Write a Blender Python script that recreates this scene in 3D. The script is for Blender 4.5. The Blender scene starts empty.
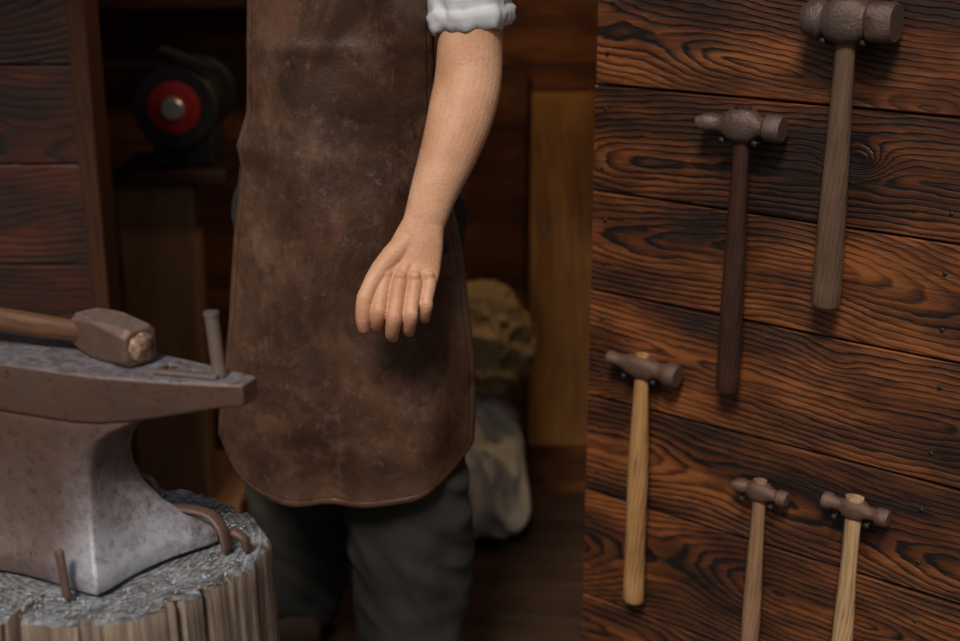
import bpy, bmesh, math, random
from mathutils import Vector, Matrix, noise
random.seed(7)
scene = bpy.context.scene
COL = scene.collection
rad = math.radians

# ------------------------------------------------------------------ nodes
class G:
    def __init__(s, name):
        s.m = bpy.data.materials.new(name); s.m.use_nodes = True
        s.t = s.m.node_tree; s.N = s.t.nodes; s.N.clear()
        s.out = s.N.new('ShaderNodeOutputMaterial'); s.b = s.N.new('ShaderNodeBsdfPrincipled')
        s.t.links.new(s.b.outputs[0], s.out.inputs[0])
        s.tc = s.N.new('ShaderNodeTexCoord')
    def put(s, sock, v):
        if v is None: return
        if hasattr(v, 'is_output'): s.t.links.new(v, sock)
        else:
            if isinstance(v, (tuple, list)) and len(v) == 3 and sock.type == 'RGBA': v = (*v, 1)
            sock.default_value = v
    def math(s, op, a, b=None, c=None, clamp=False):
        n = s.N.new('ShaderNodeMath'); n.operation = op; n.use_clamp = clamp
        for i, v in enumerate((a, b, c)): s.put(n.inputs[i], v)
        return n.outputs[0]
    def xyz(s, a):
        n = s.N.new('ShaderNodeSeparateXYZ'); s.put(n.inputs[0], a); return n.outputs
    def vec(s, a, b, c):
        n = s.N.new('ShaderNodeCombineXYZ')
        for i, v in enumerate((a, b, c)): s.put(n.inputs[i], v)
        return n.outputs[0]
    def noise(s, v, scale=5, detail=3, rough=.5, dist=0):
        n = s.N.new('ShaderNodeTexNoise'); s.put(n.inputs['Vector'], v)
        n.inputs['Scale'].default_value = scale; n.inputs['Detail'].default_value = detail
        n.inputs['Roughness'].default_value = rough; n.inputs['Distortion'].default_value = dist
        return n.outputs[0]
    def voro(s, v, scale=5, feature='F1', out='Distance'):
        n = s.N.new('ShaderNodeTexVoronoi'); n.feature = feature
        s.put(n.inputs['Vector'], v); n.inputs['Scale'].default_value = scale
        return n.outputs[out]
    def ramp(s, f, stops, interp='LINEAR'):
        n = s.N.new('ShaderNodeValToRGB'); s.put(n.inputs[0], f); cr = n.color_ramp; cr.interpolation = interp
        while len(cr.elements) < len(stops): cr.elements.new(.5)
        for e, (p, c) in zip(cr.elements, stops):
            e.position = p; e.color = (*c, 1) if isinstance(c, (tuple, list)) else (c, c, c, 1)
        return n.outputs[0]
    def mix(s, f, a, b, blend='MIX'):
        n = s.N.new('ShaderNodeMix'); n.data_type = 'RGBA'; n.blend_type = blend
        s.put(n.inputs[0], f); s.put(n.inputs[6], a); s.put(n.inputs[7], b)
        return n.outputs[2]
    def attr(s, name):
        n = s.N.new('ShaderNodeAttribute'); n.attribute_name = name; return n.outputs['Fac']
    def bump(s, h, strength=.3, dist=.002):
        n = s.N.new('ShaderNodeBump'); n.inputs['Strength'].default_value = strength
        n.inputs['Distance'].default_value = dist; s.put(n.inputs['Height'], h)
        s.t.links.new(n.outputs[0], s.b.inputs['Normal'])
    def fin(s, col, rough=.5, metal=0, spec=.5):
        s.put(s.b.inputs['Base Color'], col); s.put(s.b.inputs['Roughness'], rough)
        s.put(s.b.inputs['Metallic'], metal); s.put(s.b.inputs['Specular IOR Level'], spec)
        return s.m

def wood(name, light, mid, dark, along=0, across=2, freq=85, rough=.45, bump=.5, K=.18, knots=True, patch=.6, spec=.4, lw=.42):
    g = G(name)
    o = g.xyz(g.tc.outputs['Object'])
    x, z = o[along], o[across]; y = o[3 - along - across]
    seed = g.attr('seed'); pc = g.attr('pc')
    xs = g.math('ADD', x, g.math('MULTIPLY', seed, 7.31))
    s10 = g.math('MULTIPLY', seed, 13.7)
    zl = g.math('SUBTRACT', z, pc)
    d = g.math('MULTIPLY', g.math('SUBTRACT', g.noise(g.vec(xs, s10, 0), 1.9, 1), .5), K)
    off = g.math('MULTIPLY', g.math('SUBTRACT', g.noise(g.vec(xs, s10, 5), 1.0, 1), .5), .32)
    zz = g.math('ADD', zl, off)
    r2 = g.math('ADD', g.math('MULTIPLY', zz, zz), g.math('MULTIPLY', d, d))
    r = g.math('SQRT', r2)
    wob = g.noise(g.vec(g.math('MULTIPLY', xs, 4), g.math('MULTIPLY', zl, 10), s10), 1.2, 4, .6)
    r = g.math('ADD', r, g.math('MULTIPLY', wob, .026))
    jit = g.noise(g.vec(g.math('MULTIPLY', xs, 14), g.math('MULTIPLY', zl, 60), s10), 1.2, 3, .6)
    r = g.math('ADD', r, g.math('MULTIPLY', jit, .0050))
    r = g.math('ADD', r, g.math('MULTIPLY', y, .6))
    kn = None
    if knots:
        v = g.voro(g.vec(g.math('MULTIPLY', xs, 1.0), g.math('MULTIPLY', zl, 1.7), s10), 2.3)
        v = g.math('DIVIDE', v, .090)
        kn = g.math('POWER', 2.718, g.math('MULTIPLY', g.math('MULTIPLY', v, v), -1))
        r = g.math('ADD', r, g.math('MULTIPLY', kn, .065))
    fr = g.math('FRACT', g.math('MULTIPLY', r, freq))
    line = g.ramp(fr, [(0, .55), (.10, .05), (.5, 0.2), (.78, .7), (.90, 1), (1, .55)])
    lm = g.noise(g.vec(g.math('MULTIPLY', xs, 2.5), g.math('MULTIPLY', zl, 14), s10), 1.3, 3, .6)
    line = g.math('MULTIPLY', line, g.ramp(lm, [(.3, .30), (.62, 1.15)]))
    fine = g.noise(g.vec(g.math('MULTIPLY', xs, 6), g.math('MULTIPLY', z, 210), g.math('MULTIPLY', y, 210)), 1, 4, .7)
    big = g.noise(g.vec(g.math('MULTIPLY', xs, 2.2), g.math('MULTIPLY', zl, 7), s10), 1.6, 4, .6)
    big2 = g.ramp(big, [(.34, 0), (.68, 1)])
    f = g.math('ADD', g.math('MULTIPLY', line, lw), g.math('MULTIPLY', fine, .55))
    f = g.math('ADD', f, g.math('MULTIPLY', g.math('SUBTRACT', big2, .36), patch), clamp=True)
    if kn is not None:
        f = g.math('ADD', f, g.math('MULTIPLY', g.math('POWER', kn, 5), .8), clamp=True)
    col = g.ramp(f, [(.10, light), (.42, mid), (.80, dark)])
    tone = g.math('ADD', g.math('MULTIPLY', g.math('FRACT', g.math('MULTIPLY', seed, 5.17)), .5), .7)
    col = g.mix(1.0, col, g.vec(tone, tone, tone), 'MULTIPLY')
    h = g.math('ADD', g.math('MULTIPLY', line, -.8), g.math('MULTIPLY', fine, -.8))
    g.bump(h, bump, .0016)
    rr = g.math('ADD', g.math('MULTIPLY', f, .2), rough)
    return g.fin(col, rr, 0, spec)

def steel(name, base, rust, rough=.4, amt=.5, metal=.8, scale=14, top_tint=None, lit_tint=None, bs=.35):
    g = G(name); o = g.tc.outputs['Object']
    n1 = g.noise(o, scale, 5, .65); n2 = g.noise(o, scale * 7, 5, .75); n3 = g.noise(o, scale*.45, 3, .5)
    f = g.ramp(g.math('ADD', g.math('MULTIPLY', n1, .7), g.math('MULTIPLY', n2, .3)), [(.5 - amt * .3, 0), (.62, 1)])
    c = g.mix(f, base, rust)
    c = g.mix(g.ramp(n3, [(.35, .0), (.7, .55)]), c, tuple(v * .45 for v in base))
    pit = g.ramp(n2, [(.30, 1), (.42, 0)])
    c = g.mix(g.math('MULTIPLY', pit, .7), c, tuple(v * .25 for v in rust))
    if lit_tint:
        oz = g.xyz(o)[2]; oy = g.xyz(o)[0]
        lit_mask = g.math('MULTIPLY', g.ramp(oz, [(.03, 1), (.22, 0)]), g.ramp(oy, [(.02, .10), (.10, 1)]))
        lit_mask = g.math('MULTIPLY', lit_mask, g.ramp(g.math('ADD', g.math('MULTIPLY', n1, .5), g.math('MULTIPLY', n2, .5)), [(.38, .2), (.55, 1)]))
        c = g.mix(g.math('MULTIPLY', lit_mask, .9), c, lit_tint)  # light on the low right side, painted into the colour
    if top_tint:
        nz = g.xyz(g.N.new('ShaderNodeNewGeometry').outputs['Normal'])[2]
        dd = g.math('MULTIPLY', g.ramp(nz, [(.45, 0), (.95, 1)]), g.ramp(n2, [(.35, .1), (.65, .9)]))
        c = g.mix(dd, c, top_tint)  # tints upward faces; on the anvil a painted sky sheen
    g.bump(g.math('ADD', n1, g.math('MULTIPLY', n2, 1.0)), bs, .003)
    ro = g.math('ADD', g.math('MULTIPLY', n2, .3), rough - .12)
    me = g.math('SUBTRACT', metal, g.math('MULTIPLY', f, .35))
    return g.fin(c, ro, me)

def plain(name, col, rough=.7, var=.25, scale=20, bump=.3, metal=0, bd=.002, spec=.4):
    g = G(name); o = g.tc.outputs['Object']
    n = g.noise(o, scale, 5, .6)
    c = g.mix(g.ramp(n, [(.3, 0), (.7, 1)]), tuple(v * (1 - var) for v in col), tuple(min(1, v * (1 + var)) for v in col))
    g.bump(n, bump, bd)
    return g.fin(c, rough, metal, spec)

# ------------------------------------------------------------------ mesh helpers
def obj_from(name, verts, faces, mat=None, smooth=True, recalc=True):
    me = bpy.data.meshes.new(name); me.from_pydata([tuple(v) for v in verts], [], faces)
    if recalc:
        bm = bmesh.new(); bm.from_mesh(me); bmesh.ops.recalc_face_normals(bm, faces=bm.faces); bm.to_mesh(me); bm.free()
    ob = bpy.data.objects.new(name, me); COL.objects.link(ob)
    if mat: me.materials.append(mat)
    if smooth:
        for p in me.polygons: p.use_smooth = True
    return ob

def autosmooth(ob, ang=35):
    me = ob.data
    bm = bmesh.new(); bm.from_mesh(me)
    for e in bm.edges:
        if len(e.link_faces) == 2 and e.calc_face_angle(0) > rad(ang): e.smooth = False
    for f in bm.faces: f.smooth = True
    bm.to_mesh(me); bm.free()
    return ob

def join_data(parts):
    V, F = [], []
    for v, f in parts:
        k = len(V); V += list(v); F += [tuple(i + k for i in q) for q in f]
    return V, F

def cr(P, sub):
    out = []; n = len(P)
    for i in range(n - 1):
        p0, p1, p2, p3 = P[max(i - 1, 0)], P[i], P[i + 1], P[min(i + 2, n - 1)]
        for k in range(sub):
            t = k / sub
            out.append([.5 * ((2 * b) + (-a + c) * t + (2 * a - 5 * b + 4 * c - d) * t * t + (-a + 3 * b - 3 * c + d) * t ** 3)
                        for a, b, c, d in zip(p0, p1, p2, p3)])
    out.append(list(P[-1])); return out

def tube(ctrl, side=(1, 0, 0), n=18, sub=4, rnd=True, power=2.0):
    P = cr([tuple(c) for c in ctrl], sub) if sub > 1 else [list(c) for c in ctrl]
    side = Vector(side); rings = []
    def ring(c, t, a, b):
        s = (side - t * side.dot(t)).normalized(); q = t.cross(s)
        R = []
        for k in range(n):
            th = 2 * math.pi * k / n; cs, sn = math.cos(th), math.sin(th)
            e = 2 / power
            R.append(c + s * (a * math.copysign(abs(cs) ** e, cs)) + q * (b * math.copysign(abs(sn) ** e, sn)))
        return R
    m = len(P)
    for i in range(m):
        c = Vector(P[i][:3]); t = (Vector(P[min(i + 1, m - 1)][:3]) - Vector(P[max(i - 1, 0)][:3])).normalized()
        a, b = P[i][3], P[i][4]
        if i == 0 and rnd:
            for ang in (80, 60, 40, 20):
                rings.append(ring(c - t * min(a, b) * math.sin(rad(ang)), t, a * math.cos(rad(ang)), b * math.cos(rad(ang))))
        rings.append(ring(c, t, a, b))
        if i == m - 1 and rnd:
            for ang in (20, 40, 60, 80):
                rings.append(ring(c + t * min(a, b) * math.sin(rad(ang)), t, a * math.cos(rad(ang)), b * math.cos(rad(ang))))
    V = [v for r in rings for v in r]; F = []
    for i in range(len(rings) - 1):
        for k in range(n):
            F.append((i * n + k, i * n + (k + 1) % n, (i + 1) * n + (k + 1) % n, (i + 1) * n + k))
    F.append(tuple(range(n))[::-1]); F.append(tuple((len(rings) - 1) * n + k for k in range(n)))
    return V, F

def loft(rings):
    n = len(rings[0]); V = [Vector(v) for r in rings for v in r]; F = []
    for i in range(len(rings) - 1):
        for k in range(n):
            F.append((i * n + k, i * n + (k + 1) % n, (i + 1) * n + (k + 1) % n, (i + 1) * n + k))
    F.append(tuple(range(n))[::-1]); F.append(tuple((len(rings) - 1) * n + k for k in range(n)))
    return V, F

def boxd(c, d, rot=None):
    V = []
    for sx in (-1, 1):
        for sy in (-1, 1):
            for sz in (-1, 1):
                v = Vector((sx * d[0] / 2, sy * d[1] / 2, sz * d[2] / 2))
                if rot: v = rot @ v
                V.append(v + Vector(c))
    return V, [(0, 1, 3, 2), (4, 6, 7, 5), (0, 4, 5, 1), (2, 3, 7, 6), (0, 2, 6, 4), (1, 5, 7, 3)]

def bake(ob):
    dg = bpy.context.evaluated_depsgraph_get(); dg.update()
    me = bpy.data.meshes.new_from_object(ob.evaluated_get(dg))
    ob.modifiers.clear(); ob.data = me
    for p in me.polygons: p.use_smooth = True
    return ob

def fuse(name, parts, voxel, mat, it=6, disp=None):
    V, F = join_data(parts)
    ob = obj_from(name, V, F, mat)
    m = ob.modifiers.new('r', 'REMESH'); m.mode = 'VOXEL'; m.voxel_size = voxel
    if it:
        s = ob.modifiers.new('s', 'SMOOTH'); s.iterations = it; s.factor = .5
    bake(ob)
    if disp:
        for v, nn in [(v, v.normal.copy()) for v in ob.data.vertices]: v.co = v.co + nn * disp(v.co)
    if not ob.data.materials: ob.data.materials.append(mat)
    return ob

def bevel(ob, w=.002, seg=2, ang=30):
    m = ob.modifiers.new('b', 'BEVEL'); m.width = w; m.segments = seg; m.limit_method = 'ANGLE'; m.angle_limit = rad(ang)
    m.harden_normals = False
    return ob

def group(name, loc, rotz, kids, local=False):
    e = bpy.data.objects.new(name, None); COL.objects.link(e); e.empty_display_size = .1
    e.location = loc; e.rotation_euler = (0, 0, rotz)
    M = Matrix.Translation(Vector(loc)) @ Matrix.Rotation(rotz, 4, 'Z')
    for k in kids:
        k.parent = e
        if not local: k.matrix_parent_inverse = M.inverted()
    return e

def planks(name, x0, x1, edges, th, mat, loc=(0, 0, 0), rotz=0, axis='H', gap=.003, tilt=.0015):
    bm = bmesh.new(); ls = bm.verts.layers.float.new('seed'); lp = bm.verts.layers.float.new('pc')
    for a, b in zip(edges[:-1], edges[1:]):
        sd = random.random() * 10; lo, hi = a + gap / 2, b - gap / 2
        dy = random.uniform(-tilt, tilt)
        bv = .0025
        prof = [(lo, bv), (lo + bv, 0), (hi - bv, 0), (hi, bv), (hi, th), (lo, th)]
        rr = []
        for x in (x0, x1):
            R = []
            for p, q in prof:
                q += dy
                co = (x, q, p) if axis == 'H' else ((p, q, x) if axis == 'V' else (x, p, -q))
                v = bm.verts.new(co); v[ls] = sd; v[lp] = (a + b) / 2; R.append(v)
            rr.append(R)
        n = len(prof)
        for k in range(n): bm.faces.new((rr[0][k], rr[0][(k + 1) % n], rr[1][(k + 1) % n], rr[1][k]))
        bm.faces.new(rr[0][::-1]); bm.faces.new(rr[1])
    bmesh.ops.recalc_face_normals(bm, faces=bm.faces)
    me = bpy.data.meshes.new(name); bm.to_mesh(me); bm.free(); me.materials.append(mat)
    ob = bpy.data.objects.new(name, me); COL.objects.link(ob); ob.location = loc; ob.rotation_euler = (0, 0, rotz)
    return ob

# ------------------------------------------------------------------ materials
M_burnt = wood('burnt_pine', (.22, .074, .023), (.080, .026, .010), (.008, .0045, .004), freq=105, rough=.30, K=.24, bump=.9, lw=.58, patch=.66)
M_dark = wood('dark_pine', (.10, .026, .011), (.040, .011, .006), (.006, .003, .002), freq=80, rough=.42, K=.3, spec=.4, lw=.5)
M_back = wood('back_pine', (.19, .068, .022), (.10, .034, .012), (.03, .011, .005), freq=60, rough=.6, spec=.2, lw=.3)
M_yellow = wood('yellow_board', (.30, .145, .042), (.20, .09, .028), (.08, .033, .011), along=2, across=0, freq=40, rough=.6, patch=.5, bump=.2, lw=.15, spec=.2)
M_post = wood('post_wood', (.09, .033, .016), (.055, .020, .010), (.02, .009, .006), along=2, across=0, freq=60, rough=.6, patch=.3, bump=.2, spec=.2, lw=.2)
M_stand = wood('stand_wood', (.36, .19, .09), (.26, .13, .06), (.10, .05, .022), along=2, across=0, freq=50, rough=.65, patch=.3, bump=.2, spec=.2, lw=.15)
M_floor = wood('floor_boards', (.05, .024, .013), (.028, .014, .008), (.01, .005, .003), along=0, across=1, freq=60, rough=.7, spec=.2)
M_hA = wood('grey_handle', (.25, .155, .10), (.145, .085, .053), (.05, .03, .02), along=2, across=0, freq=110, knots=False, rough=.40, K=.05, patch=.5, lw=.12)
M_hB = wood('walnut_handle', (.09, .040, .028), (.055, .024, .017), (.02, .01, .008), along=2, across=0, freq=110, knots=False, rough=.30, K=.05, lw=.12)
M_hC = wood('ash_handle', (.66, .39, .17), (.50, .265, .105), (.18, .08, .03), along=2, across=0, freq=110, knots=False, rough=.32, K=.05, patch=.5, lw=.25)
M_hD = wood('brown_handle', (.46, .28, .16), (.32, .18, .10), (.11, .055, .03), along=2, across=0, freq=110, knots=False, rough=.4, K=.05, patch=.5, lw=.2)
M_hE = wood('pale_handle', (.72, .51, .29), (.54, .35, .18), (.20, .11, .055), along=2, across=0, freq=110, knots=False, rough=.4, K=.05, patch=.5, lw=.3)
M_hF = wood('worn_handle', (.22, .10, .05), (.14, .062, .031), (.05, .022, .012), along=0, across=1, freq=110, knots=False, rough=.42, K=.05, lw=.2)
M_head = steel('hammer_steel', (.18, .135, .125), (.125, .065, .045), .34, .35, .7, 35, bs=.6)
M_headr = steel('rusty_hammer_steel', (.17, .11, .09), (.145, .067, .042), .40, .6, .55, 40, bs=.6)
M_anvil = steel('anvil_steel', (.125, .084, .072), (.115, .054, .034), .42, .5, .45, 10, top_tint=(.24, .245, .29), lit_tint=(.40, .41, .47), bs=.6)  # colour includes painted sky sheen on top and lit right base
M_hsteel = steel('sledge_steel', (.20, .13, .10), (.14, .062, .036), .38, .6, .5, 30, top_tint=(.28, .22, .20), bs=.5)
M_iron = steel('iron_bar', (.30, .26, .25), (.2, .12, .09), .4, .4, .7, 20)
M_strap = steel('strap_iron', (.17, .12, .11), (.15, .075, .05), .45, .6, .5, 30)
M_chip = plain('chipped_steel', (.42, .27, .18), .4, .9, 90, 1.0, .4, .006)
M_black = plain('black_iron', (.014, .014, .015), .6, .3)
M_red = plain('red_paint', (.30, .012, .012), .5, .2)
M_silver = plain('bright_metal', (.42, .42, .42), .35, .1, metal=.6)
M_dirt = plain('packed_dirt', (.10, .07, .05), .95, .4, 8, .6, bd=.01)
M_sack = plain('pale_sackcloth', (.58, .49, .39), .95, .15, 9, .4, bd=.004)
M_rag = plain('ochre_cloth', (.30, .20, .09), .9, .3, 7, .4)
M_shirt = plain('linen_shirt', (.56, .58, .63), .85, .06, 120, .2)
M_hair = plain('hair', (.05, .03, .02), .6, .3, 80, .8)
M_boot = plain('boot_leather', (.05, .03, .02), .5, .3, 30, .4)
M_eye = plain('eye', (.5, .5, .48), .2, .02)
M_flake = plain('scale_flake_grey', (.27, .29, .32), .7, .6, 60, .4)
M_roof = plain('roof_boards', (.06, .035, .02), .8, .3)

g = G('trouser_canvas'); o = g.tc.outputs['Object']
n = g.noise(o, 5, 4, .6); w = g.noise(o, 400, 2)
c = g.mix(n, (.018, .0165, .015), (.038, .035, .030)); g.bump(g.math('ADD', w, g.math('MULTIPLY', g.noise(o, 30, 4), 1.5)), .4, .002)
M_pants = g.fin(c, .9, 0, .2)

g = G('skin'); o = g.tc.outputs['Object']
n = g.noise(o, 14, 5, .6); n2 = g.noise(o, 220, 3, .6); n4 = g.noise(o, 420, 3, .7)
c = g.mix(g.ramp(n, [(.32, 0), (.68, 1)]), (.49, .24, .135), (.65, .38, .24))
c = g.mix(g.ramp(n2, [(.52, 0), (.78, .45)]), c, (.37, .165, .09))
ozs = g.xyz(o)[2]
red = g.math('MULTIPLY', g.ramp(g.math('ABSOLUTE', g.math('SUBTRACT', ozs, .79)), [(.0, .6), (.06, 0)]), g.noise(o, 60, 3))
c = g.mix(red, c, (.55, .20, .13))
g.bump(g.math('ADD', g.math('ADD', n2, n4), g.math('MULTIPLY', g.noise(o, 55, 4), .9)), .42, .0014)
g.b.inputs['Subsurface Weight'].default_value = .06
g.b.inputs['Subsurface Radius'].default_value = (.008, .003, .002)
g.b.inputs['Subsurface Scale'].default_value = .3
M_skin = g.fin(c, .48, 0, .4)
M_nail = plain('fingernail', (.55, .33, .25), .35, .05, 30, .05)

g = G('leather_brown'); o = g.tc.outputs['Object']
n = g.noise(o, 4.5, 6, .70, .6); n2 = g.noise(o, 22, 5, .65); n3 = g.noise(o, 260, 3, .6)
c = g.ramp(n, [(.36, (.024, .011, .008)), (.5, (.056, .026, .016)), (.63, (.112, .053, .031))])
ox = g.xyz(o)
scuff = g.noise(g.vec(g.math('MULTIPLY', ox[0], 8), ox[1], g.math('MULTIPLY', ox[2], 5)), 1.6, 7, .78)
c = g.mix(g.ramp(scuff, [(.53, 0), (.68, .50)]), c, (.20, .115, .09))
scr = g.noise(g.vec(g.math('MULTIPLY', ox[0], 60), 0, g.math('MULTIPLY', ox[2], 9)), 1.5, 4, .7)
c = g.mix(g.ramp(scr, [(.64, 0), (.72, .4)]), c, (.22, .13, .095))
sp2 = g.noise(o, 60, 5, .75)
c = g.mix(g.ramp(sp2, [(.59, 0), (.69, .4)]), c, (.23, .135, .095))
c = g.mix(g.ramp(n2, [(.53, 0), (.68, .65)]), c, (.022, .011, .008))
ed = g.attr('edge')
wear = g.math('MULTIPLY', g.ramp(g.math('MULTIPLY', ed, 12), [(0, .55), (.6, 0)]), g.ramp(n2, [(.35, .2), (.6, 1)]))
c = g.mix(wear, c, (.15, .078, .044))
seam = g.math('MULTIPLY', g.math('ABSOLUTE', g.math('SUBTRACT', ed, .010)), 700)
seam = g.math('SUBTRACT', 1, seam, clamp=True)
c = g.mix(g.math('MULTIPLY', seam, .45), c, (.02, .01, .008))
rim = g.math('SUBTRACT', 1, g.math('MULTIPLY', ed, 300), clamp=True)
c = g.mix(g.math('MULTIPLY', rim, .6), c, (.20, .11, .065))
g.bump(g.math('SUBTRACT', g.math('ADD', g.math('MULTIPLY', n2, 1.4), g.math('MULTIPLY', n3, .5)), g.math('MULTIPLY', seam, 1.5)), .6, .002)
M_leather = g.fin(c, g.ramp(n2, [(.3, .34), (.7, .58)]), 0, .4)

g = G('stump_side'); o = g.xyz(g.tc.outputs['Object'])
ang = g.attr('ang')
st = g.noise(g.vec(g.math('MULTIPLY', ang, 5), g.math('MULTIPLY', o[2], 1.4), 0), 2.2, 6, .7)
st2 = g.noise(g.vec(g.math('MULTIPLY', ang, 24), g.math('MULTIPLY', o[2], 2.2), 2), 1.5, 5, .7)
bl = g.noise(g.vec(g.math('MULTIPLY', ang, 5), g.math('MULTIPLY', o[2], 9), 7), 1.5, 5, .65)
f = g.math('ADD', g.math('MULTIPLY', st, .6), g.math('MULTIPLY', st2, .4))
c = g.ramp(f, [(.37, (.02, .013, .01)), (.42, (.12, .08, .055)), (.54, (.25, .19, .145)), (.70, (.40, .34, .29))])
c = g.mix(g.ramp(bl, [(.42, 0), (.68, .6)]), c, (.13, .095, .075))
g.bump(f, .9, .007); M_stump = g.fin(c, .85, 0, .2)
g = G('stump_top'); ov = g.tc.outputs['Object']; o = g.xyz(ov)
rr = g.math('SQRT', g.math('ADD', g.math('MULTIPLY', o[0], o[0]), g.math('MULTIPLY', o[1], o[1])))
rr = g.math('ADD', rr, g.math('MULTIPLY', g.noise(ov, 5, 3), .03))
rg = g.math('FRACT', g.math('MULTIPLY', rr, 110)); nn = g.noise(ov, 22, 5, .7); n3 = g.noise(ov, 90, 5, .75)
an = g.noise(g.vec(g.math('MULTIPLY', g.math('ARCTAN2', o[1], o[0]), 9), g.math('MULTIPLY', rr, 2), 0), 2.2, 4, .6)
c = g.ramp(g.math('ADD', g.math('MULTIPLY', rg, .10), g.math('MULTIPLY', g.math('ADD', g.math('MULTIPLY', nn, .5), g.math('MULTIPLY', n3, .5)), .9)), [(.40, (.060, .052, .048)), (.49, (.14, .138, .145)), (.60, (.29, .31, .34))])
c = g.mix(g.ramp(an, [(.30, .9), (.36, 0)]), c, (.03, .02, .015))
g.bump(g.math('ADD', nn, n3), .6, .004); M_stumptop = g.fin(c, .9, 0, .2)

# ------------------------------------------------------------------ room / building
WX, WY, WR = .1877, 2.2, rad(-38.45)
edges = [-.02, .19, .394, .573, .762, .933, 1.107, 1.29, 1.47, 1.65, 1.84, 2.02, 2.2]
wr_ = planks('wall_right', 0, 1.7, edges, .035, M_burnt, (WX, WY, 0), WR)
parts = []
for a, b in zip(edges[:-1], edges[1:]):
    for s_ in (.022, .60, 1.2):
        for q in (.25, .75):
            ss = s_ + random.uniform(-.006, .006); z_ = a + (b - a) * q + random.uniform(-.008, .008)
            parts.append(tube([(ss, .003, z_, .0034, .0034), (ss, -.0025, z_, .0032, .0032)], side=(1, 0, 0), sub=1, n=10, rnd=False))
nh = obj_from('nail_heads', *join_data(parts), M_black); nh.parent = wr_
planks('wall_front', -2.4, -.722, [0, .19, .37, .56, .74, .93, 1.11, 1.3, 1.48, 1.66, 1.85, 2.03, 2.25], .03, M_dark, (0, 2.45, 0))
planks('wall_entry', .29, 2.4, [0, .45, .9, 1.35, 1.8, 2.25], .03, M_dark, (0, 2.46, 0))
planks('wall_back', -1.7, 1.3, [0, .2, .41, .6, .8, 1.0, 1.19, 1.4, 1.6, 1.8, 2.0, 2.25], .03, M_back, (0, 3.45, 0))
planks('wall_left', 2.5, 3.44, [0, .25, .5, .75, 1, 1.25, 1.5, 1.75, 2, 2.25], .03, M_dark, (-1.6, 0, 0), rad(90))
planks('wall_side', 2.5, 3.44, [0, .25, .5, .75, 1, 1.25, 1.5, 1.75, 2, 2.25], .03, M_dark, (1.2, 0, 0), rad(90))
planks('floor', -1.7, 1.3, [2.3 + .15 * i for i in range(9)], .03, M_floor, (0, 0, .0), 0, 'F')
v, f = boxd((-.2, 2.96, 2.28), (3.2, 1.3, .04)); obj_from('ceiling', v, f, M_roof, False)
v, f = boxd((-.2, 2.0, 2.42), (5.0, 1.1, .03), Matrix.Rotation(rad(12), 3, 'X')); obj_from('added_shade_eave', v, f, M_roof, False)  # added unseen overhang, cuts the light from above
me = obj_from('ground', [(-6, -4, -.032), (6, -4, -.032), (6, 8, -.032), (-6, 8, -.032)], [(0, 1, 2, 3)], M_dirt, False)
# stone doorstep the smith stands on, level with the shop floor
ds = bevel(obj_from('doorstep', *boxd((-.24, 2.12, -.016), (.85, .34, .030)), M_dirt, False), .006)
v, f = boxd((-.7030, 2.44, 1.12), (.034, .09, 2.24)); bevel(obj_from('trim_1', v, f, M_post, False), .004)
v, f = boxd((.255, 2.42, 1.12), (.06, .09, 2.24)); bevel(obj_from('trim_2', v, f, M_post, False), .004)
v, f = boxd((-.23, 2.44, 2.16), (.905, .09, .18)); obj_from('trim_3', v, f, M_post, False)

# ------------------------------------------------------------------ hammers on the wall
def ringx(x, hy, hz, p=2.0, n=24, zc=0):
    R = []
    for k in range(n):
        th = 2 * math.pi * (k + .5) / n; c, s = math.cos(th), math.sin(th); e = 2 / p
        R.append((x, hy * math.copysign(abs(c) ** e, c), zc + hz * math.copysign(abs(s) ** e, s)))
    return R
def handle(top, bot, w, prof, mat, name='handle', lean=0):
    rings = []
    N = 28
    for i in range(N + 1):
        t = i / N; z = top + (bot - top) * t
        k = cr([(p,) for p in prof], 8); kk = k[min(int(t * (len(k) - 1)), len(k) - 1)][0]
        a = w / 2 * kk; b = a * .78
        if i == N: a *= .86; b *= .86
        rings.append([(a * math.cos(2 * math.pi * j / 20) + lean * t, b * math.sin(2 * math.pi * j / 20), z) for j in range(20)])
        if i == N - 1: rings[-1] = [(x, y, bot + .004 * (1 if top > bot else -1)) for x, y, _ in rings[-1]]
    v, f = loft(rings); return autosmooth(obj_from(name, v, f, mat), 45)
def hammer(s, z, stations, hm, length, w, prof, wm, off=.035, tilt=0):
    v, f = loft([ringx(*st) for st in stations]); hd = autosmooth(obj_from('head', v, f, hm), 40)
    hz = max(st[2] for st in stations)
    h = handle(hz + .002, -length, w, prof, wm)
    hd.rotation_euler = (0, tilt, 0)
    parts = []
    for sx in (-1, 1):
        x = sx * (w / 2 + .008)
        parts.append(tube([(x, off + .002, -hz * .75 - .006, .0025, .0025), (x, -.012, -hz * .75 - .004, .0025, .0025)], sub=1, n=10))
        parts.append(tube([(x, -.012, -hz * .75 - .004, .0048, .0048), (x, -.014, -hz * .75 - .004, .0048, .0048)], sub=1, n=10, rnd=False))
    v, f = join_data(parts); nl = obj_from('hanging_nails', v, f, M_black)
    ca, sa = math.cos(WR), math.sin(WR)
    s += off * .4
    x = WX + s * ca + off * sa; y = WY + s * sa - off * ca
    return group('hammer', (x, y, z), WR, [hd, h, nl], local=True)
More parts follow.
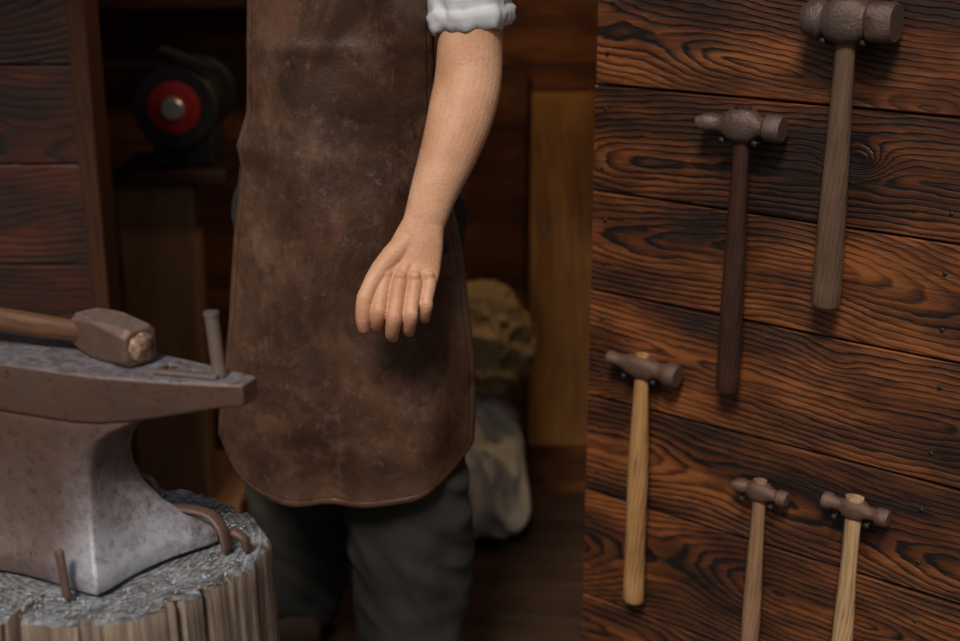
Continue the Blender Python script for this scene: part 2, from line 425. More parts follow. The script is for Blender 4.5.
hammer(.422, 1.232, [(-.064, .012, .012, 2), (-.063, .020, .021, 2), (-.052, .026, .027, 2.2), (-.038, .026, .027, 2.4), (-.032, .020, .021, 2.5),
    (-.022, .024, .029, 3), (0, .027, .033, 3.2), (.020, .024, .029, 3), (.030, .021, .022, 2.5), (.036, .026, .027, 3), (.062, .027, .028, 3), (.070, .024, .025, 2.6), (.0705, .01, .01, 2)],
    M_head, .410, .043, [.66, .66, .70, .80, .88, .95, 1.0, 1.02], M_hA, .04)
hammer(.270, 1.072, [(-.072, .014, .007, 3), (-.070, .018, .010, 3), (-.056, .019, .014, 3), (-.046, .016, .013, 2.6), (-.034, .014, .013, 2.5), (-.026, .016, .018, 2.5),
    (-.018, .019, .023, 3), (0, .022, .026, 3), (.018, .019, .023, 3), (.028, .014, .015, 2), (.036, .014, .015, 2), (.041, .019, .020, 2), (.062, .020, .021, 2), (.066, .017, .018, 2), (.0665, .008, .008, 2)],
    M_head, .418, .038, [.70, .68, .74, .84, .92, .98, 1.0, 1.0], M_hB, .034)
hammer(.112, .659, [(-.066, .008, .006, 2), (-.065, .012, .011, 2), (-.058, .014, .013, 2), (-.050, .011, .010, 2), (-.035, .012, .012, 2.2),
    (-.018, .016, .018, 3), (0, .018, .020, 3), (.018, .016, .017, 3), (.030, .013, .014, 2), (.042, .015, .016, 2), (.050, .020, .020, 2), (.062, .020, .020, 2), (.068, .017, .017, 2), (.0685, .008, .008, 2)],
    M_headr, .430, .040, [.60, .66, .80, .90, .92, .90, .94, .98], M_hC, .03, rad(3))
hammer(.336, .498, [(-.046, .012, .005, 4), (-.044, .013, .007, 4), (-.030, .013, .011, 2.6), (-.020, .010, .010, 2.2),
    (-.012, .014, .015, 3), (0, .015, .017, 3), (.012, .014, .015, 3), (.022, .010, .010, 2), (.030, .010, .010, 2), (.033, .013, .013, 2), (.045, .013, .013, 2), (.048, .011, .011, 2), (.0483, .004, .004, 2)],
    M_headr, .39, .034, [.66, .66, .74, .84, .90, .88, .92, .98], M_hD, .028, rad(3))
hammer(.492, .513, [(-.049, .012, .010, 2), (-.048, .014, .013, 2), (-.038, .014, .014, 2), (-.033, .010, .010, 2.2), (-.020, .010, .010, 2.2),
    (-.013, .014, .015, 3), (0, .016, .017, 3), (.013, .014, .015, 3), (.022, .010, .010, 2), (.034, .010, .010, 2), (.039, .014, .014, 2), (.051, .014, .014, 2), (.055, .011, .011, 2), (.0553, .004, .004, 2)],
    M_headr, .41, .036, [.80, .70, .72, .84, .92, .94, .94, .96], M_hE, .028, rad(2))

# ------------------------------------------------------------------ stump
SC = Vector((-.508, 1.660, 0)); SZ = .55
NA, NZ = 360, 16
def srad(a, z):
    base = .204 + .012 * math.sin(a * 2 + .6) + .006 * math.sin(a * 5 + 1)
    gr = noise.noise(Vector((math.cos(a) * 6, math.sin(a) * 6, z * .7)))
    gr2 = noise.noise(Vector((math.cos(a) * 26, math.sin(a) * 26, z * 1.5 + 4)))
    crk = -max(0, noise.noise(Vector((math.cos(a) * 14, math.sin(a) * 14, 7 + z * .3))) - .42) * .16
    return base + gr * .006 + gr2 * .002 + crk + (.55 - z) * .035
V, F = [], []
for j in range(NZ + 1):
    z = SZ if j == 0 else (SZ - .007 if j == 1 else SZ * (1 - (j - 1) / (NZ - 1)) - .03 * (j - 1) / (NZ - 1))
    for i in range(NA):
        a = 2 * math.pi * i / NA; r = srad(a, z) - (.006 if j == 0 else 0)
        V.append((r * math.cos(a), r * math.sin(a), z - (abs(noise.noise(Vector((math.cos(a) * 7, math.sin(a) * 7, 1)))) * .010 if j < 2 else 0)))
for j in range(NZ):
    for i in range(NA): F.append((j * NA + i, j * NA + (i + 1) % NA, (j + 1) * NA + (i + 1) % NA, (j + 1) * NA + i))
prev = 0
for k, q in enumerate((.93, .85, .75, .62, .5, .35, .15)):
    st = len(V)
    for i in range(NA):
        a = 2 * math.pi * i / NA; r = srad(a, SZ) * q
        V.append((r * math.cos(a), r * math.sin(a), SZ - .003 + noise.noise(Vector((r * math.cos(a) * 22, r * math.sin(a) * 22, 3))) * .003))
    for i in range(NA): F.append((prev + i, st + i, st + (i + 1) % NA, prev + (i + 1) % NA))
    prev = st
F.append(tuple(prev + i for i in range(NA))); F.append(tuple(NZ * NA + i for i in range(NA))[::-1])
st = obj_from('trunk', V, F, M_stump); st.location = SC; st.data.materials.append(M_stumptop)
at = st.data.attributes.new('ang', 'FLOAT', 'POINT')
for i, vv in enumerate(st.data.vertices): at.data[i].value = abs(math.atan2(vv.co.y, vv.co.x))
for p in st.data.polygons:
    if p.normal.z > .6 and p.center.z > .5: p.material_index = 1
autosmooth(st, 50)

# ------------------------------------------------------------------ anvil
AO = Vector((-.545, 1.645, SZ + .003)); AR = rad(-21)
H = .279
def rrect(hx, hy, z, c=0, n=9, rc=.012, sh=0):
    R = []
    def side(p, q, nx, ny):
        for i in range(n):
            t = i / n; k = math.sin(math.pi * t) ** 1.2 * c
            R.append([p[0] + (q[0] - p[0]) * t - nx * k, p[1] + (q[1] - p[1]) * t - ny * k, z])
    cs = [(hx, -hy), (hx, hy), (-hx, hy), (-hx, -hy)]
    side(cs[0], cs[1], 1, 0); side(cs[1], cs[2], 0, 1); side(cs[2], cs[3], -1, 0); side(cs[3], cs[0], 0, -1)
    for i in (0, n, 2 * n, 3 * n):
        R[i][0] *= (1 - rc / hx * .35); R[i][1] *= (1 - rc / hy * .35)
    return [(x + sh * y, y, z) for x, y, z in R]
prof = [(0, .140, .098, .016, .33), (.018, .140, .098, .016, .33), (.028, .134, .093, .016, .33), (.045, .115, .080, .013, .27), (.068, .096, .067, .008, .18), (.095, .082, .058, .004, .08),
        (.125, .074, .053, .002, 0), (.150, .074, .051, 0, 0), (.172, .082, .051, 0, 0), (.190, .096, .052, 0, 0), (.205, .116, .053, 0, 0), (.216, .138, .050, 0, 0), (.226, .158, .045, 0, 0)]
rings = [rrect(hx, hy, z, c, sh=sh) for z, hx, hy, c, sh in prof]
v, f = loft(rings); body = autosmooth(obj_from('body', v, f, M_anvil), 32); bevel(body, .003, 2, 40)
def sect(x, hy, zb, zt=H, hb=None):
    hb = hb or hy * .97
    return [(x, -hb, zb), (x, -hy, zb + .006), (x, -hy, zt), (x, hy, zt), (x, hy, zb + .006), (x, hb, zb)]
st_ = [(-.17, .056, .213), (.06, .056, .213), (.10, .055, .216), (.15, .047, .224), (.20, .037, .235), (.25, .026, .246), (.285, .018, .251)]
v, f = loft([sect(*s) for s in st_]); face = obj_from('face', v, f, M_anvil, False)
cuts = []
for (cx, cy, w, l) in ((.165, .012, .018, .018), (.203, .006, .014, .014)):
    vv, ff = boxd((cx, cy, .27), (w, l, .2)); cuts.append((vv, ff))
vv, ff = join_data(cuts); cut = obj_from('cut', vv, ff)
bm_ = face.modifiers.new('c', 'BOOLEAN'); bm_.object = cut; bm_.solver = 'EXACT'
bake(face); bpy.data.objects.remove(cut); autosmooth(face, 25); bevel(face, .003, 2, 40)
hv, hf = loft([[(x, a * math.cos(2 * math.pi * k / 24), zc + b * math.sin(2 * math.pi * k / 24)) for k in range(24)] for x, a, b, zc in
    ((-.16, .05, .034, .238), (-.20, .048, .034, .240), (-.28, .038, .030, .247), (-.36, .025, .021, .256), (-.42, .010, .009, .266), (-.43, .003, .003, .268))])
horn = obj_from('horn', hv, hf, M_anvil)
def A(x, y, z):
    return AO + Matrix.Rotation(AR, 3, 'Z') @ Vector((x, y, z))
p0 = A(.243, 0, H + .001); p1 = A(.236, 0, H + .078)
v1 = tube([(*p0, .0085, .0085), (*p1, .0085, .0085)], sub=1, n=20, rnd=False)
v1b = tube([(*p1, .0098, .0098), (*(p1 + Vector((0, 0, .004))), .0095, .0095)], sub=1, n=20, rnd=False)
rodo = autosmooth(obj_from('rod', *join_data([v1, v1b]), M_iron), 40)
v2 = boxd(A(.205, -.016, H + .0038), (.085, .010, .005), Matrix.Rotation(AR + rad(6), 3, 'Z'))
tang = bevel(obj_from('flat_tang', *v2, M_iron, False), .001)
group('hardy_tool', A(.24, 0, H), 0, [rodo, tang])
def strap(pts, w, t, side=(0, 0, 1)):
    return tube([(*p, w, t) for p in pts], side=side, sub=5, n=12, rnd=True, power=3)
LV = lambda x, y, z: Vector((x, y, z))
s1 = strap([LV(.098, .079, .046), LV(.135, .078, .050), LV(.165, .0775, .047), LV(.183, .074, .034), LV(.190, .072, .018), LV(.192, .071, .004)], .010, .004, (0, 1, 0))
s2 = strap([LV(.030, .150, .004), LV(.030, .150, .030), LV(.020, .150, .046), LV(.002, .150, .046), LV(-.008, .150, .030), LV(-.008, .150, .004)], .006, .005, (0, 1, 0))
s3 = strap([LV(.074, -.113, .004), LV(.071, -.113, .035), LV(.066, -.110, .062)], .0060, .004, (1, 0, 0))
s5 = strap([LV(.215, .085, .004), LV(.213, .082, .018), LV(.200, .080, .026)], .007, .005, (0, 1, 0))
an_st = obj_from('staples', *join_data([s1, s2, s3, s5]), M_strap)
anvil = group('anvil', AO, AR, [body, face, horn, an_st], local=True)
parts = []
for i in range(1500):
    a = random.uniform(0, 2 * math.pi); r = .195 * math.sqrt(random.random())
    if i % 3 == 0: r = random.uniform(.12, .192)
    x, y = SC.x + r * math.cos(a), SC.y + r * math.sin(a)
    l = Matrix.Rotation(-AR, 3, 'Z') @ (Vector((x, y, 0)) - Vector((AO.x, AO.y, 0)))
    if abs(l.x - .33 * l.y) < .142 and abs(l.y) < .1: continue
    s = random.uniform(.0010, .0026); rot = Matrix.Rotation(random.uniform(-.5, .5), 3, 'X') @ Matrix.Rotation(random.uniform(0, 6), 3, 'Z')
    el = random.uniform(1, 3.0)
    P = [Vector((el * random.uniform(.6, 1) * s * math.cos(k * 1.57 + random.random()), random.uniform(.6, 1) * s * math.sin(k * 1.57 + random.random()), 0)) for k in range(4)]
    zz = SZ - .001
    vv = [rot @ p + Vector((x, y, zz)) for p in P] + [rot @ (p + Vector((0, 0, s * .3))) + Vector((x, y, zz)) for p in P]
    parts.append((vv, [(0, 1, 2, 3), (4, 7, 6, 5), (0, 4, 5, 1), (1, 5, 6, 2), (2, 6, 7, 3), (3, 7, 4, 0)]))
v, f = join_data(parts); fl = obj_from('forge_scale_flakes', v, f, M_flake, False)
st.matrix_basis = Matrix.Translation(SC)
group('tree_stump', SC, 0, [st, fl])

# hammer on anvil
def octr(y, a, b, ch=.35):
    P = [(a, -b * (1 - ch)), (a, b * (1 - ch)), (a * (1 - ch), b), (-a * (1 - ch), b), (-a, b * (1 - ch)), (-a, -b * (1 - ch)), (-a * (1 - ch), -b), (a * (1 - ch), -b)]
    return [(px, y, pz) for px, pz in P]
v, f = loft([octr(-.068, .021, .0215), octr(-.063, .0255, .0255), octr(-.030, .0265, .0260, .25), octr(0, .0265, .0260, .12), octr(.02, .0265, .0260, .2), octr(.052, .025, .024, .4), octr(.058, .020, .019)])
hh = obj_from('head', v, f, M_hsteel, False); bevel(hh, .002, 2, 20)
cv = tube([(0, -.0675, 0, .0180, .0185), (0, -.0700, 0, .0165, .0170)], sub=1, n=18, rnd=False)
hc = obj_from('chipped_face', *cv, M_chip)
for vv in hc.data.vertices: vv.co += Vector((noise.noise(vv.co * 300), noise.noise(vv.co * 300 + Vector((5, 0, 0))) * .6, noise.noise(vv.co * 300 + Vector((9, 0, 0))))) * .005
hn = obj_from('handle', *tube([(.028, 0, 0, .010, .014), (-.03, 0, 0, .010, .014), (-.10, 0, .001, .012, .016), (-.2, 0, .003, .013, .017), (-.33, 0, .005, .013, .017)], side=(0, 1, 0), n=20), M_hF)
HP = A(.070, .022, H + .0262)
group('hammer', HP, rad(48), [hh, hc, hn], local=True)
hn.rotation_euler = (0, rad(2), rad(-64))

# ------------------------------------------------------------------ person
kids = []
cx = -.21
arm = tube([(-.012, 2.12, 1.30, .048, .052), (-.014, 2.10, 1.235, .048, .050), (-.017, 2.075, 1.140, .0510, .046), (-.028, 2.05, 1.085, .0505, .045), (-.044, 2.025, 1.035, .0450, .041),
            (-.068, 2.0, .975, .0365, .033), (-.084, 1.985, .928, .0320, .025), (-.092, 1.98, .905, .0340, .0235)], sub=5, n=32)
palm = tube([(-.085, 1.982, .925, .032, .022), (-.094, 1.974, .895, .0395, .0205), (-.103, 1.964, .868, .0445, .0190), (-.108, 1.955, .850, .0450, .0165), (-.110, 1.950, .836, .0420, .0125)], sub=5, n=32, power=2.3)
def fing(pts, dx=.007): return tube([(p[0] + dx, *p[1:]) for p in pts], sub=5, n=20)
fingers = [
 fing([(-.116, 1.962, .880, .008, .008), (-.1460, 1.944, .852, .0120, .0128), (-.1550, 1.917, .820, .0112, .0116), (-.1575, 1.912, .808, .0120, .0122), (-.1620, 1.925, .785, .0102, .0106), (-.1620, 1.949, .772, .0088, .0088)]),
 fing([(-.110, 1.962, .880, .008, .008), (-.1255, 1.938, .850, .0120, .0128), (-.1325, 1.911, .811, .0112, .0116), (-.1340, 1.907, .799, .0120, .0122), (-.1385, 1.921, .772, .0103, .0106), (-.1385, 1.946, .759, .0088, .0088)]),
 fing([(-.105, 1.964, .880, .008, .008), (-.1040, 1.941, .849, .0115, .0122), (-.1090, 1.917, .813, .0107, .0111), (-.1100, 1.913, .802, .0115, .0117), (-.1140, 1.928, .777, .0099, .0101), (-.1140, 1.953, .766, .0085, .0085)]),
 fing([(-.098, 1.966, .880, .008, .008), (-.0830, 1.949, .850, .0107, .0114), (-.0865, 1.930, .823, .0097, .0101), (-.0872, 1.927, .814, .0104, .0106), (-.0905, 1.939, .794, .0089, .0090), (-.0905, 1.960, .784, .0077, .0077)]),
 fing([(-.102, 1.976, .914, .014, .014), (-.130, 1.964, .890, .0175, .0165), (-.1570, 1.943, .864, .0140, .0138), (-.1735, 1.922, .838, .0118, .0114), (-.1775, 1.915, .826, .0125, .0117), (-.1805, 1.911, .800, .0112, .0098), (-.1800, 1.915, .782, .0088, .0078)]),
]
knk = [tube([(x + .007, y, z + .005, .0085, .0060), (x + .006, y, z - .004, .0085, .0060)], sub=1, n=16) for x, y, z in ((-.1455, 1.9380, .855), (-.1250, 1.9325, .854), (-.1040, 1.9350, .853), (-.0835, 1.9430, .853))]
arm_ob = fuse('arm_and_hand', [arm, palm] + fingers + knk, .0014, M_skin, 4)
def crease(p):
    d = 0
    for (x, y, z) in ((-.1505, 1.901, .810), (-.1270, 1.896, .801), (-.1030, 1.902, .804), (-.0802, 1.917, .816), (-.1705, 1.904, .826)):
        dx, dy, dz = p.x - x, p.y - y, p.z - z
        w_ = math.exp(-(dx * dx + dy * dy + dz * dz) / (.008 ** 2))
        if w_ > .02: d += -w_ * .0007 * (1 + math.sin(dz * 2600))
    return d
for v_, nn in [(v_, v_.normal.copy()) for v_ in arm_ob.data.vertices]:
    if v_.co.z < .84: v_.co = v_.co + nn * crease(v_.co)
kids.append(arm_ob)
kids.append(obj_from('thumbnail', *tube([(-.1737, 1.9033, .798, .0062, .0018), (-.1733, 1.9078, .785, .0054, .0018)], sub=1, n=14), M_nail))

torso = tube([(cx, 2.17, .90, .150, .085), (cx, 2.17, 1.05, .138, .093), (cx, 2.165, 1.20, .130, .105), (cx, 2.165, 1.33, .150, .108), (cx, 2.165, 1.41, .160, .09), (cx, 2.17, 1.46, .10, .06), (cx, 2.17, 1.49, .06, .058)], sub=4, n=36)
slL = tube([(-.08, 2.165, 1.42, .06, .06), (-.03, 2.155, 1.39, .065, .062), (-.013, 2.125, 1.30, .058, .060), (-.012, 2.106, 1.262, .0570, .058), (-.012, 2.105, 1.255, .055, .056)], sub=4, n=26, rnd=False)
slR = tube([(-.34, 2.165, 1.42, .06, .06), (-.355, 2.195, 1.38, .058, .058), (-.310, 2.28, 1.25, .050, .052), (-.300, 2.33, 1.13, .045, .045), (-.29, 2.34, 1.10, .044, .044)], sub=4, n=26)
def wr(p):
    return noise.noise(Vector((p.x * 12, p.y * 12, p.z * 22))) * .005 + noise.noise(Vector((p.x * 30, p.y * 30, p.z * 45))) * .002
kids.append(fuse('shirt', [torso, slL, slR], .006, M_shirt, 4, wr))
prof_c = [(.0560, .036), (.0600, .040), (.0640, .034), (.0650, .022), (.0625, .012), (.0640, .007), (.0675, .003), (.0680, -.006), (.0665, -.014), (.0635, -.024), (.0600, -.026), (.0560, -.022), (.0540, -.008), (.0535, .010), (.0540, .028)]
V, F = [], []; NC = 96; m = len(prof_c)
for i in range(NC):
    a = 2 * math.pi * i / NC; ca, sa = math.cos(a), math.sin(a)
    for j, (r, zz) in enumerate(prof_c):
        k1_ = noise.noise(Vector((ca * 1.8, sa * 1.8, zz * 18 + ca))) * .007 + noise.noise(Vector((ca * 5 + zz * 60, sa * 5, zz * 60))) * .005
        z = 1.226 + zz + .008 * math.cos(a + .5) + noise.noise(Vector((ca * 2.2, sa * 2.2, 3 + zz * 10))) * .009
        V.append((-.014 + (r + k1_) * ca, 2.104 + (r + k1_) * sa, z))
for i in range(NC):
    for j in range(m): F.append((i * m + j, i * m + (j + 1) % m, ((i + 1) % NC) * m + (j + 1) % m, ((i + 1) % NC) * m + j))
kids.append(obj_from('rolled_cuff', V, F, M_shirt))
fa = tube([(-.302, 2.335, 1.13, .038, .038), (-.28, 2.345, 1.07, .036, .034), (-.24, 2.34, 1.03, .026, .024), (-.21, 2.325, 1.01, .036, .018), (-.18, 2.31, 1.0, .036, .014)], sub=4, n=20)
ff2 = [tube([(-.19, 2.31, 1.0 + d, .009, .009), (-.15, 2.305, .995 + d * 1.3, .009, .009), (-.125, 2.295, .985 + d * 1.3, .008, .008)], sub=3, n=10) for d in (-.028, -.009, .010, .028)]
ff2.append(tube([(-.22, 2.325, 1.03, .010, .010), (-.19, 2.32, 1.06, .010, .010), (-.165, 2.31, 1.07, .009, .009)], sub=3, n=10))
kids.append(fuse('arm_behind_back', [fa] + ff2, .003, M_skin, 3))
hip = tube([(cx, 2.17, 1.06, .138, .095), (cx, 2.17, .98, .172, .108), (cx, 2.175, .88, .188, .112), (cx, 2.18, .80, .183, .105)], sub=4, n=36)
lL = tube([(-.125, 2.15, .86, .10, .095), (-.124, 2.15, .70, .104, .092), (-.126, 2.14, .52, .106, .084), (-.123, 2.15, .34, .106, .085), (-.122, 2.165, .20, .101, .085), (-.118, 2.17, .09, .094, .09)], sub=5, n=30)
lR = tube([(-.30, 2.22, .86, .10, .095), (-.308, 2.26, .70, .10, .092), (-.330, 2.31, .50, .100, .082), (-.340, 2.35, .32, .100, .082), (-.345, 2.38, .20, .098, .082), (-.355, 2.395, .09, .088, .085)], sub=5, n=30)
def pw(p):
    return noise.noise(Vector((p.x * 9, p.y * 9, p.z * 7))) * .010 + noise.noise(Vector((p.x * 22 + p.z * 14, p.y * 20, p.z * 20))) * .007 + (1 - abs(noise.noise(Vector((p.x * 10, p.y * 8, p.z * 14 + p.x * 14)))) * 4) * .0035
kids.append(fuse('trousers', [hip, lL, lR], .006, M_pants, 4, pw))
for bx, by in ((-.116, 2.17), (-.355, 2.395)):
    bt = tube([(bx, by + .05, .035, .042, .034), (bx, by - .02, .045, .045, .045), (bx, by - .10, .035, .050, .034), (bx, by - .16, .028, .042, .027)], sub=4, n=20)
    sh = tube([(bx, by + .02, .05, .05, .05), (bx, by + .02, .17, .052, .055)], sub=1, n=20)
    b_ = fuse('boot', [bt, sh], .006, M_boot, 3)
    for vv in b_.data.vertices: vv.co.z = max(vv.co.z, .001)
    kids.append(b_)
hx = cx
head = [tube([(hx, 2.17, 1.44, .058, .058), (hx, 2.16, 1.52, .054, .056), (hx, 2.155, 1.57, .055, .058)], sub=3, n=24),
        tube([(hx, 2.145, 1.565, .040, .045), (hx, 2.14, 1.60, .058, .070), (hx, 2.145, 1.66, .072, .088), (hx, 2.155, 1.72, .074, .094)], sub=4, n=28),
        tube([(hx, 2.065, 1.585, .018, .014), (hx, 2.072, 1.575, .018, .014)], sub=1, n=12),
        tube([(hx, 2.056, 1.675, .007, .007), (hx, 2.040, 1.645, .011, .009), (hx, 2.050, 1.637, .014, .008)], sub=3, n=12),
        tube([(hx - .02, 2.064, 1.612, .006, .006), (hx, 2.056, 1.613, .007, .007), (hx + .02, 2.064, 1.612, .006, .006)], side=(0, 0, 1), sub=3, n=10),
        tube([(hx - .035, 2.075, 1.692, .007, .007), (hx, 2.062, 1.690, .006, .006), (hx + .035, 2.075, 1.692, .007, .007)], side=(0, 0, 1), sub=3, n=10)]
for sx in (-1, 1):
    head.append(tube([(hx + sx * .074, 2.16, 1.675, .006, .014), (hx + sx * .073, 2.155, 1.64, .006, .009)], sub=1, n=12))
kids.append(fuse('head', head, .0035, M_skin, 4))
for sx in (-1, 1):
    kids.append(obj_from('eye', *tube([(hx + sx * .031, 2.077, 1.672, .011, .011), (hx + sx * .031, 2.078, 1.672, .011, .011)], side=(1, 0, 0), sub=1, n=14), M_eye))
hair = tube([(hx, 2.20, 1.62, .062, .05), (hx, 2.185, 1.68, .078, .078), (hx, 2.163, 1.735, .078, .092), (hx, 2.15, 1.765, .06, .075)], sub=4, n=26)
kids.append(fuse('hair', [hair], .005, M_hair, 1, lambda p: noise.noise(p * 60) * .004))

Lk = [(1.43, -.30), (1.33, -.335), (1.251, -.354), (1.164, -.358), (1.075, -.363), (1.022, -.382), (.984, -.376), (.874, -.395), (.745, -.408), (.627, -.4255), (.541, -.4395), (.43, -.450)]
Rk = [(1.43, -.12), (1.33, -.09), (1.251, -.073), (1.164, -.072), (1.075, -.073), (1.0, -.062), (.93, -.046), (.874, -.034), (.810, -.024), (.745, -.018), (.66, -.008), (.58, -.008), (.50, -.012), (.43, -.018)]
def lerpk(K, z):
    for (z0, x0), (z1, x1) in zip(K[:-1], K[1:]):
        if z <= z0 and z >= z1:
            t = (z0 - z) / (z0 - z1); return x0 + (x1 - x0) * t
    return K[0][1] if z > K[0][0] else K[-1][1]
NU, NV = 90, 170
V, F, E = [], [], []
for j in range(NV + 1):
    for i in range(NU + 1):
        u = i / NU; t = 2 * u - 1
        bot = .444 + .070 * abs(t) ** 4.5 + (.016 * (-t) if t < 0 else .004 * t)
        z = 1.43 + (bot - 1.43) * (j / NV)
        L, R = lerpk(Lk, z), lerpk(Rk, z)
        x = L + (R - L) * u
        low = max(0, (1.05 - z) / .6)
        y = 2.014 + .095 * abs(t) ** 2.3 - .012 * low * math.cos(t * 1.5)
        y += low * .014 * math.sin(t * 5.5 + z * 2.0 + .6) + low * .005 * math.sin(t * 13 + z * 5)
        y += noise.noise(Vector((x * 6, 0, z * 5))) * .012 + noise.noise(Vector((x * 14, 3, z * 8 + x * 8))) * .006
        y += (1 - 4 * abs(noise.noise(Vector((x * 5, 8, z * 6 - x * 4))))) * .003
        y -= .0035 * math.exp(-((z - 1.18) / .012) ** 2)
        V.append((x, y, z))
        E.append(min(min(u, 1 - u) * (R - L), (z - bot)))
for j in range(NV):
    for i in range(NU):
        a = j * (NU + 1) + i; F.append((a, a + 1, a + NU + 2, a + NU + 1))
ap = obj_from('leather_apron', V, F, M_leather)
at = ap.data.attributes.new('edge', 'FLOAT', 'POINT')
for i, e in enumerate(E): at.data[i].value = e
so = ap.modifiers.new('s', 'SOLIDIFY'); so.thickness = .004; so.offset = 0
kids.append(ap)
strapn = tube([(-.29, 2.06, 1.42, .014, .003), (-.27, 2.10, 1.475, .014, .003), (-.24, 2.23, 1.50, .014, .003), (cx, 2.245, 1.505, .014, .003), (-.18, 2.23, 1.50, .014, .003), (-.15, 2.10, 1.475, .014, .003), (-.13, 2.06, 1.42, .014, .003)], side=(0, 0, 1), sub=5, n=10)
kids.append(obj_from('neck_strap', *strapn, M_leather))
group('blacksmith', (cx, 2.17, 0), 0, kids)

# ------------------------------------------------------------------ interior things
GX, GY = -.645, 2.93
SX = GX - .065
pb = bevel(obj_from('front_board', *boxd((SX, GY, .405), (.17, .07, .81)), M_stand, False), .004)
pf = bevel(obj_from('foot', *boxd((SX, GY + .12, .03), (.3, .34, .04)), M_stand, False), .004)
pt = bevel(obj_from('top_board', *boxd((SX + .04, GY + .06, .825), (.25, .25, .03)), M_dark, False), .004)
group('grinder_stand', (GX, GY, 0), 0, [pb, pf, pt])
def disc(c, r, t, mat, name, n=40, ch=.15):
    x, y, z = c
    pts = [(x, y - t / 2, z, r * (1 - ch), r * (1 - ch)), (x, y - t / 2 + t * .2, z, r, r), (x, y + t / 2 - t * .2, z, r, r), (x, y + t / 2, z, r * (1 - ch), r * (1 - ch))]
    return autosmooth(obj_from(name, *tube(pts, sub=1, n=n, rnd=False), mat), 30)
zc = .977
k1 = disc((GX, GY - .06, zc), .090, .035, M_black, 'wheel', ch=.06)
k2 = disc((GX, GY - .082, zc), .055, .012, M_red, 'red_flange')
k3 = disc((GX, GY - .094, zc), .024, .018, M_silver, 'nut')
k4 = autosmooth(obj_from('motor', *tube([(GX, GY - .03, zc, .05, .05), (GX, GY, zc, .068, .068), (GX, GY + .12, zc, .068, .068), (GX, GY + .15, zc, .05, .05)], sub=1, n=32, rnd=False), M_black), 30)
k5 = bevel(obj_from('base', *boxd((GX, GY + .05, .877), (.13, .14, .065)), M_black, False), .005)
k6 = disc((GX, GY + .18, zc), .085, .03, M_black, 'rear_wheel', ch=.06)
k7 = bevel(obj_from('guard', *boxd((GX + .03, GY - .055, zc + .10), (.12, .05, .012), Matrix.Rotation(rad(20), 3, 'Y')), M_black, False), .002)
group('bench_grinder', (GX, GY, zc), 0, [k1, k2, k3, k4, k5, k6, k7])
sh = [bevel(obj_from('board', *boxd((-.62, 3.3, 1.17), (.55, .22, .025)), M_dark, False), .003)]
group('wall_shelf', (-.62, 3.3, 1.17), 0, sh)
for i, (x, r, h) in enumerate(((-.80, .045, .14), (-.68, .055, .10), (-.55, .04, .17), (-.46, .035, .09))):
    m = (M_black, M_iron, M_post, M_black)[i]
    b1 = tube([(x, 3.28, 1.184, r * .96, r * .96), (x, 3.28, 1.188, r, r), (x, 3.28, 1.184 + h, r, r), (x, 3.28, 1.186 + h, r * 1.05, r * 1.05), (x, 3.28, 1.194 + h, r * 1.05, r * 1.05), (x, 3.28, 1.196 + h, r * .9, r * .9)], sub=1, n=28, rnd=False)
    autosmooth(obj_from('paint_tin', *b1, m), 30)
cb = planks('door_boards', .13, .98, [.115, .30, .47, .64], .025, M_yellow, (0, 3.05, 0), 0, 'V')
cb2 = planks('plinth', .115, .64, [.0, .125], .025, M_back, (0, 3.05, 0), 0, 'H')
sd = bevel(obj_from('carcass', *boxd((.378, 3.22, .5), (.52, .28, 1.0)), M_back, False), .004)
group('storage_cabinet', (.355, 3.2, 0), 0, [cb, cb2, sd])
def blob(name, c, d, mat, seed, fold=.03, vert=.45):
    bm = bmesh.new(); bmesh.ops.create_icosphere(bm, subdivisions=6, radius=1)
    for v_ in bm.verts:
        p = v_.co.copy()
        q = Vector([math.copysign(abs(k) ** .85, k) for k in p])
        w_ = noise.noise(p * 1.4 + Vector((seed, 0, 0))) * .28
        pf_ = Vector((p.x * 2.6 + p.z * .8, p.y * 2.6 + seed, p.z * 2.6 * vert))
        rg = noise.noise(pf_); rg2 = noise.noise(pf_ * 2.1 + Vector((3, 0, 0)))
        q *= 1 + w_ + (abs(rg) * -3 + .6) * fold * 2.5 + (abs(rg2) * -3 + .6) * fold
        v_.co = Vector((q.x * d[0] / 2, q.y * d[1] / 2, max(q.z, -.9) * d[2] / 2))
    me = bpy.data.meshes.new(name); bm.to_mesh(me); bm.free(); me.materials.append(mat)
    for p in me.polygons: p.use_smooth = True
    ob = bpy.data.objects.new(name, me); COL.objects.link(ob); ob.location = c; return ob
blob('burlap_sack', (-.02, 2.86, .152), (.25, .24, .33), M_sack, 3, .04)
blob('folded_rag', (.0, 2.88, .452), (.21, .18, .24), M_rag, 8, .045, 1.0)
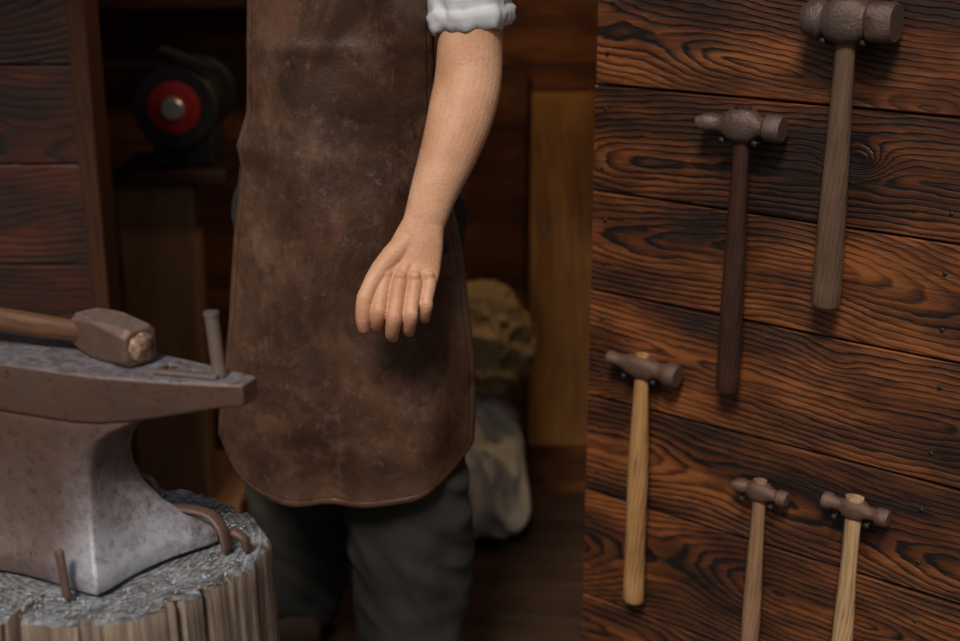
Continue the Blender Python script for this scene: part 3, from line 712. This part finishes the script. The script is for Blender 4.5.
# added unseen lamp, hung inside the door to brighten the interior
lamp = [obj_from('shade', *tube([(.10, 2.62, 1.92, .02, .02), (.10, 2.62, 1.89, .05, .05), (.10, 2.62, 1.82, .12, .12)], sub=3, n=30, rnd=False), M_black),
        obj_from('cord', *tube([(.10, 2.62, 2.25, .003, .003), (.10, 2.62, 1.92, .003, .003)], sub=1, n=8), M_black)]
group('added_fill_lamp', (.10, 2.62, 1.9), 0, lamp)
L = bpy.data.lights.new('fill_bulb', 'POINT'); L.energy = 13; L.color = (1, .70, .42); L.shadow_soft_size = .04
lo = bpy.data.objects.new('fill_bulb', L); COL.objects.link(lo); lo.location = (.10, 2.62, 1.77)

# ------------------------------------------------------------------ light
w = bpy.data.worlds.new('sky'); scene.world = w; w.use_nodes = True
nt = w.node_tree; bg = nt.nodes['Background']
tc = nt.nodes.new('ShaderNodeTexCoord'); sp = nt.nodes.new('ShaderNodeSeparateXYZ'); rp = nt.nodes.new('ShaderNodeValToRGB')
nt.links.new(tc.outputs['Generated'], sp.inputs[0]); nt.links.new(sp.outputs[2], rp.inputs[0])
rp.color_ramp.elements[0].color = (.12, .10, .08, 1); rp.color_ramp.elements[0].position = 0
rp.color_ramp.elements[1].color = (.82, .91, 1.0, 1); rp.color_ramp.elements[1].position = .4
nt.links.new(rp.outputs[0], bg.inputs[0]); bg.inputs[1].default_value = .42
S = bpy.data.lights.new('sun', 'SUN'); S.energy = 2.9; S.angle = rad(14); S.color = (1, .90, .78)
so_ = bpy.data.objects.new('sun', S); COL.objects.link(so_)
so_.rotation_euler = Vector((-.26, -1, 1.15)).normalized().to_track_quat('Z', 'Y').to_euler()

# ------------------------------------------------------------------ camera
cam = bpy.data.cameras.new('camera'); co = bpy.data.objects.new('camera', cam); COL.objects.link(co)
co.location = (0, 0, 1.38); co.rotation_euler = (rad(73), 0, 0)
cam.lens = 50.6; cam.sensor_width = 36; cam.clip_start = .05
cam.dof.use_dof = True; cam.dof.focus_distance = 1.93; cam.dof.aperture_fstop = 1.9
scene.camera = co
scene.view_settings.view_transform = 'Standard'
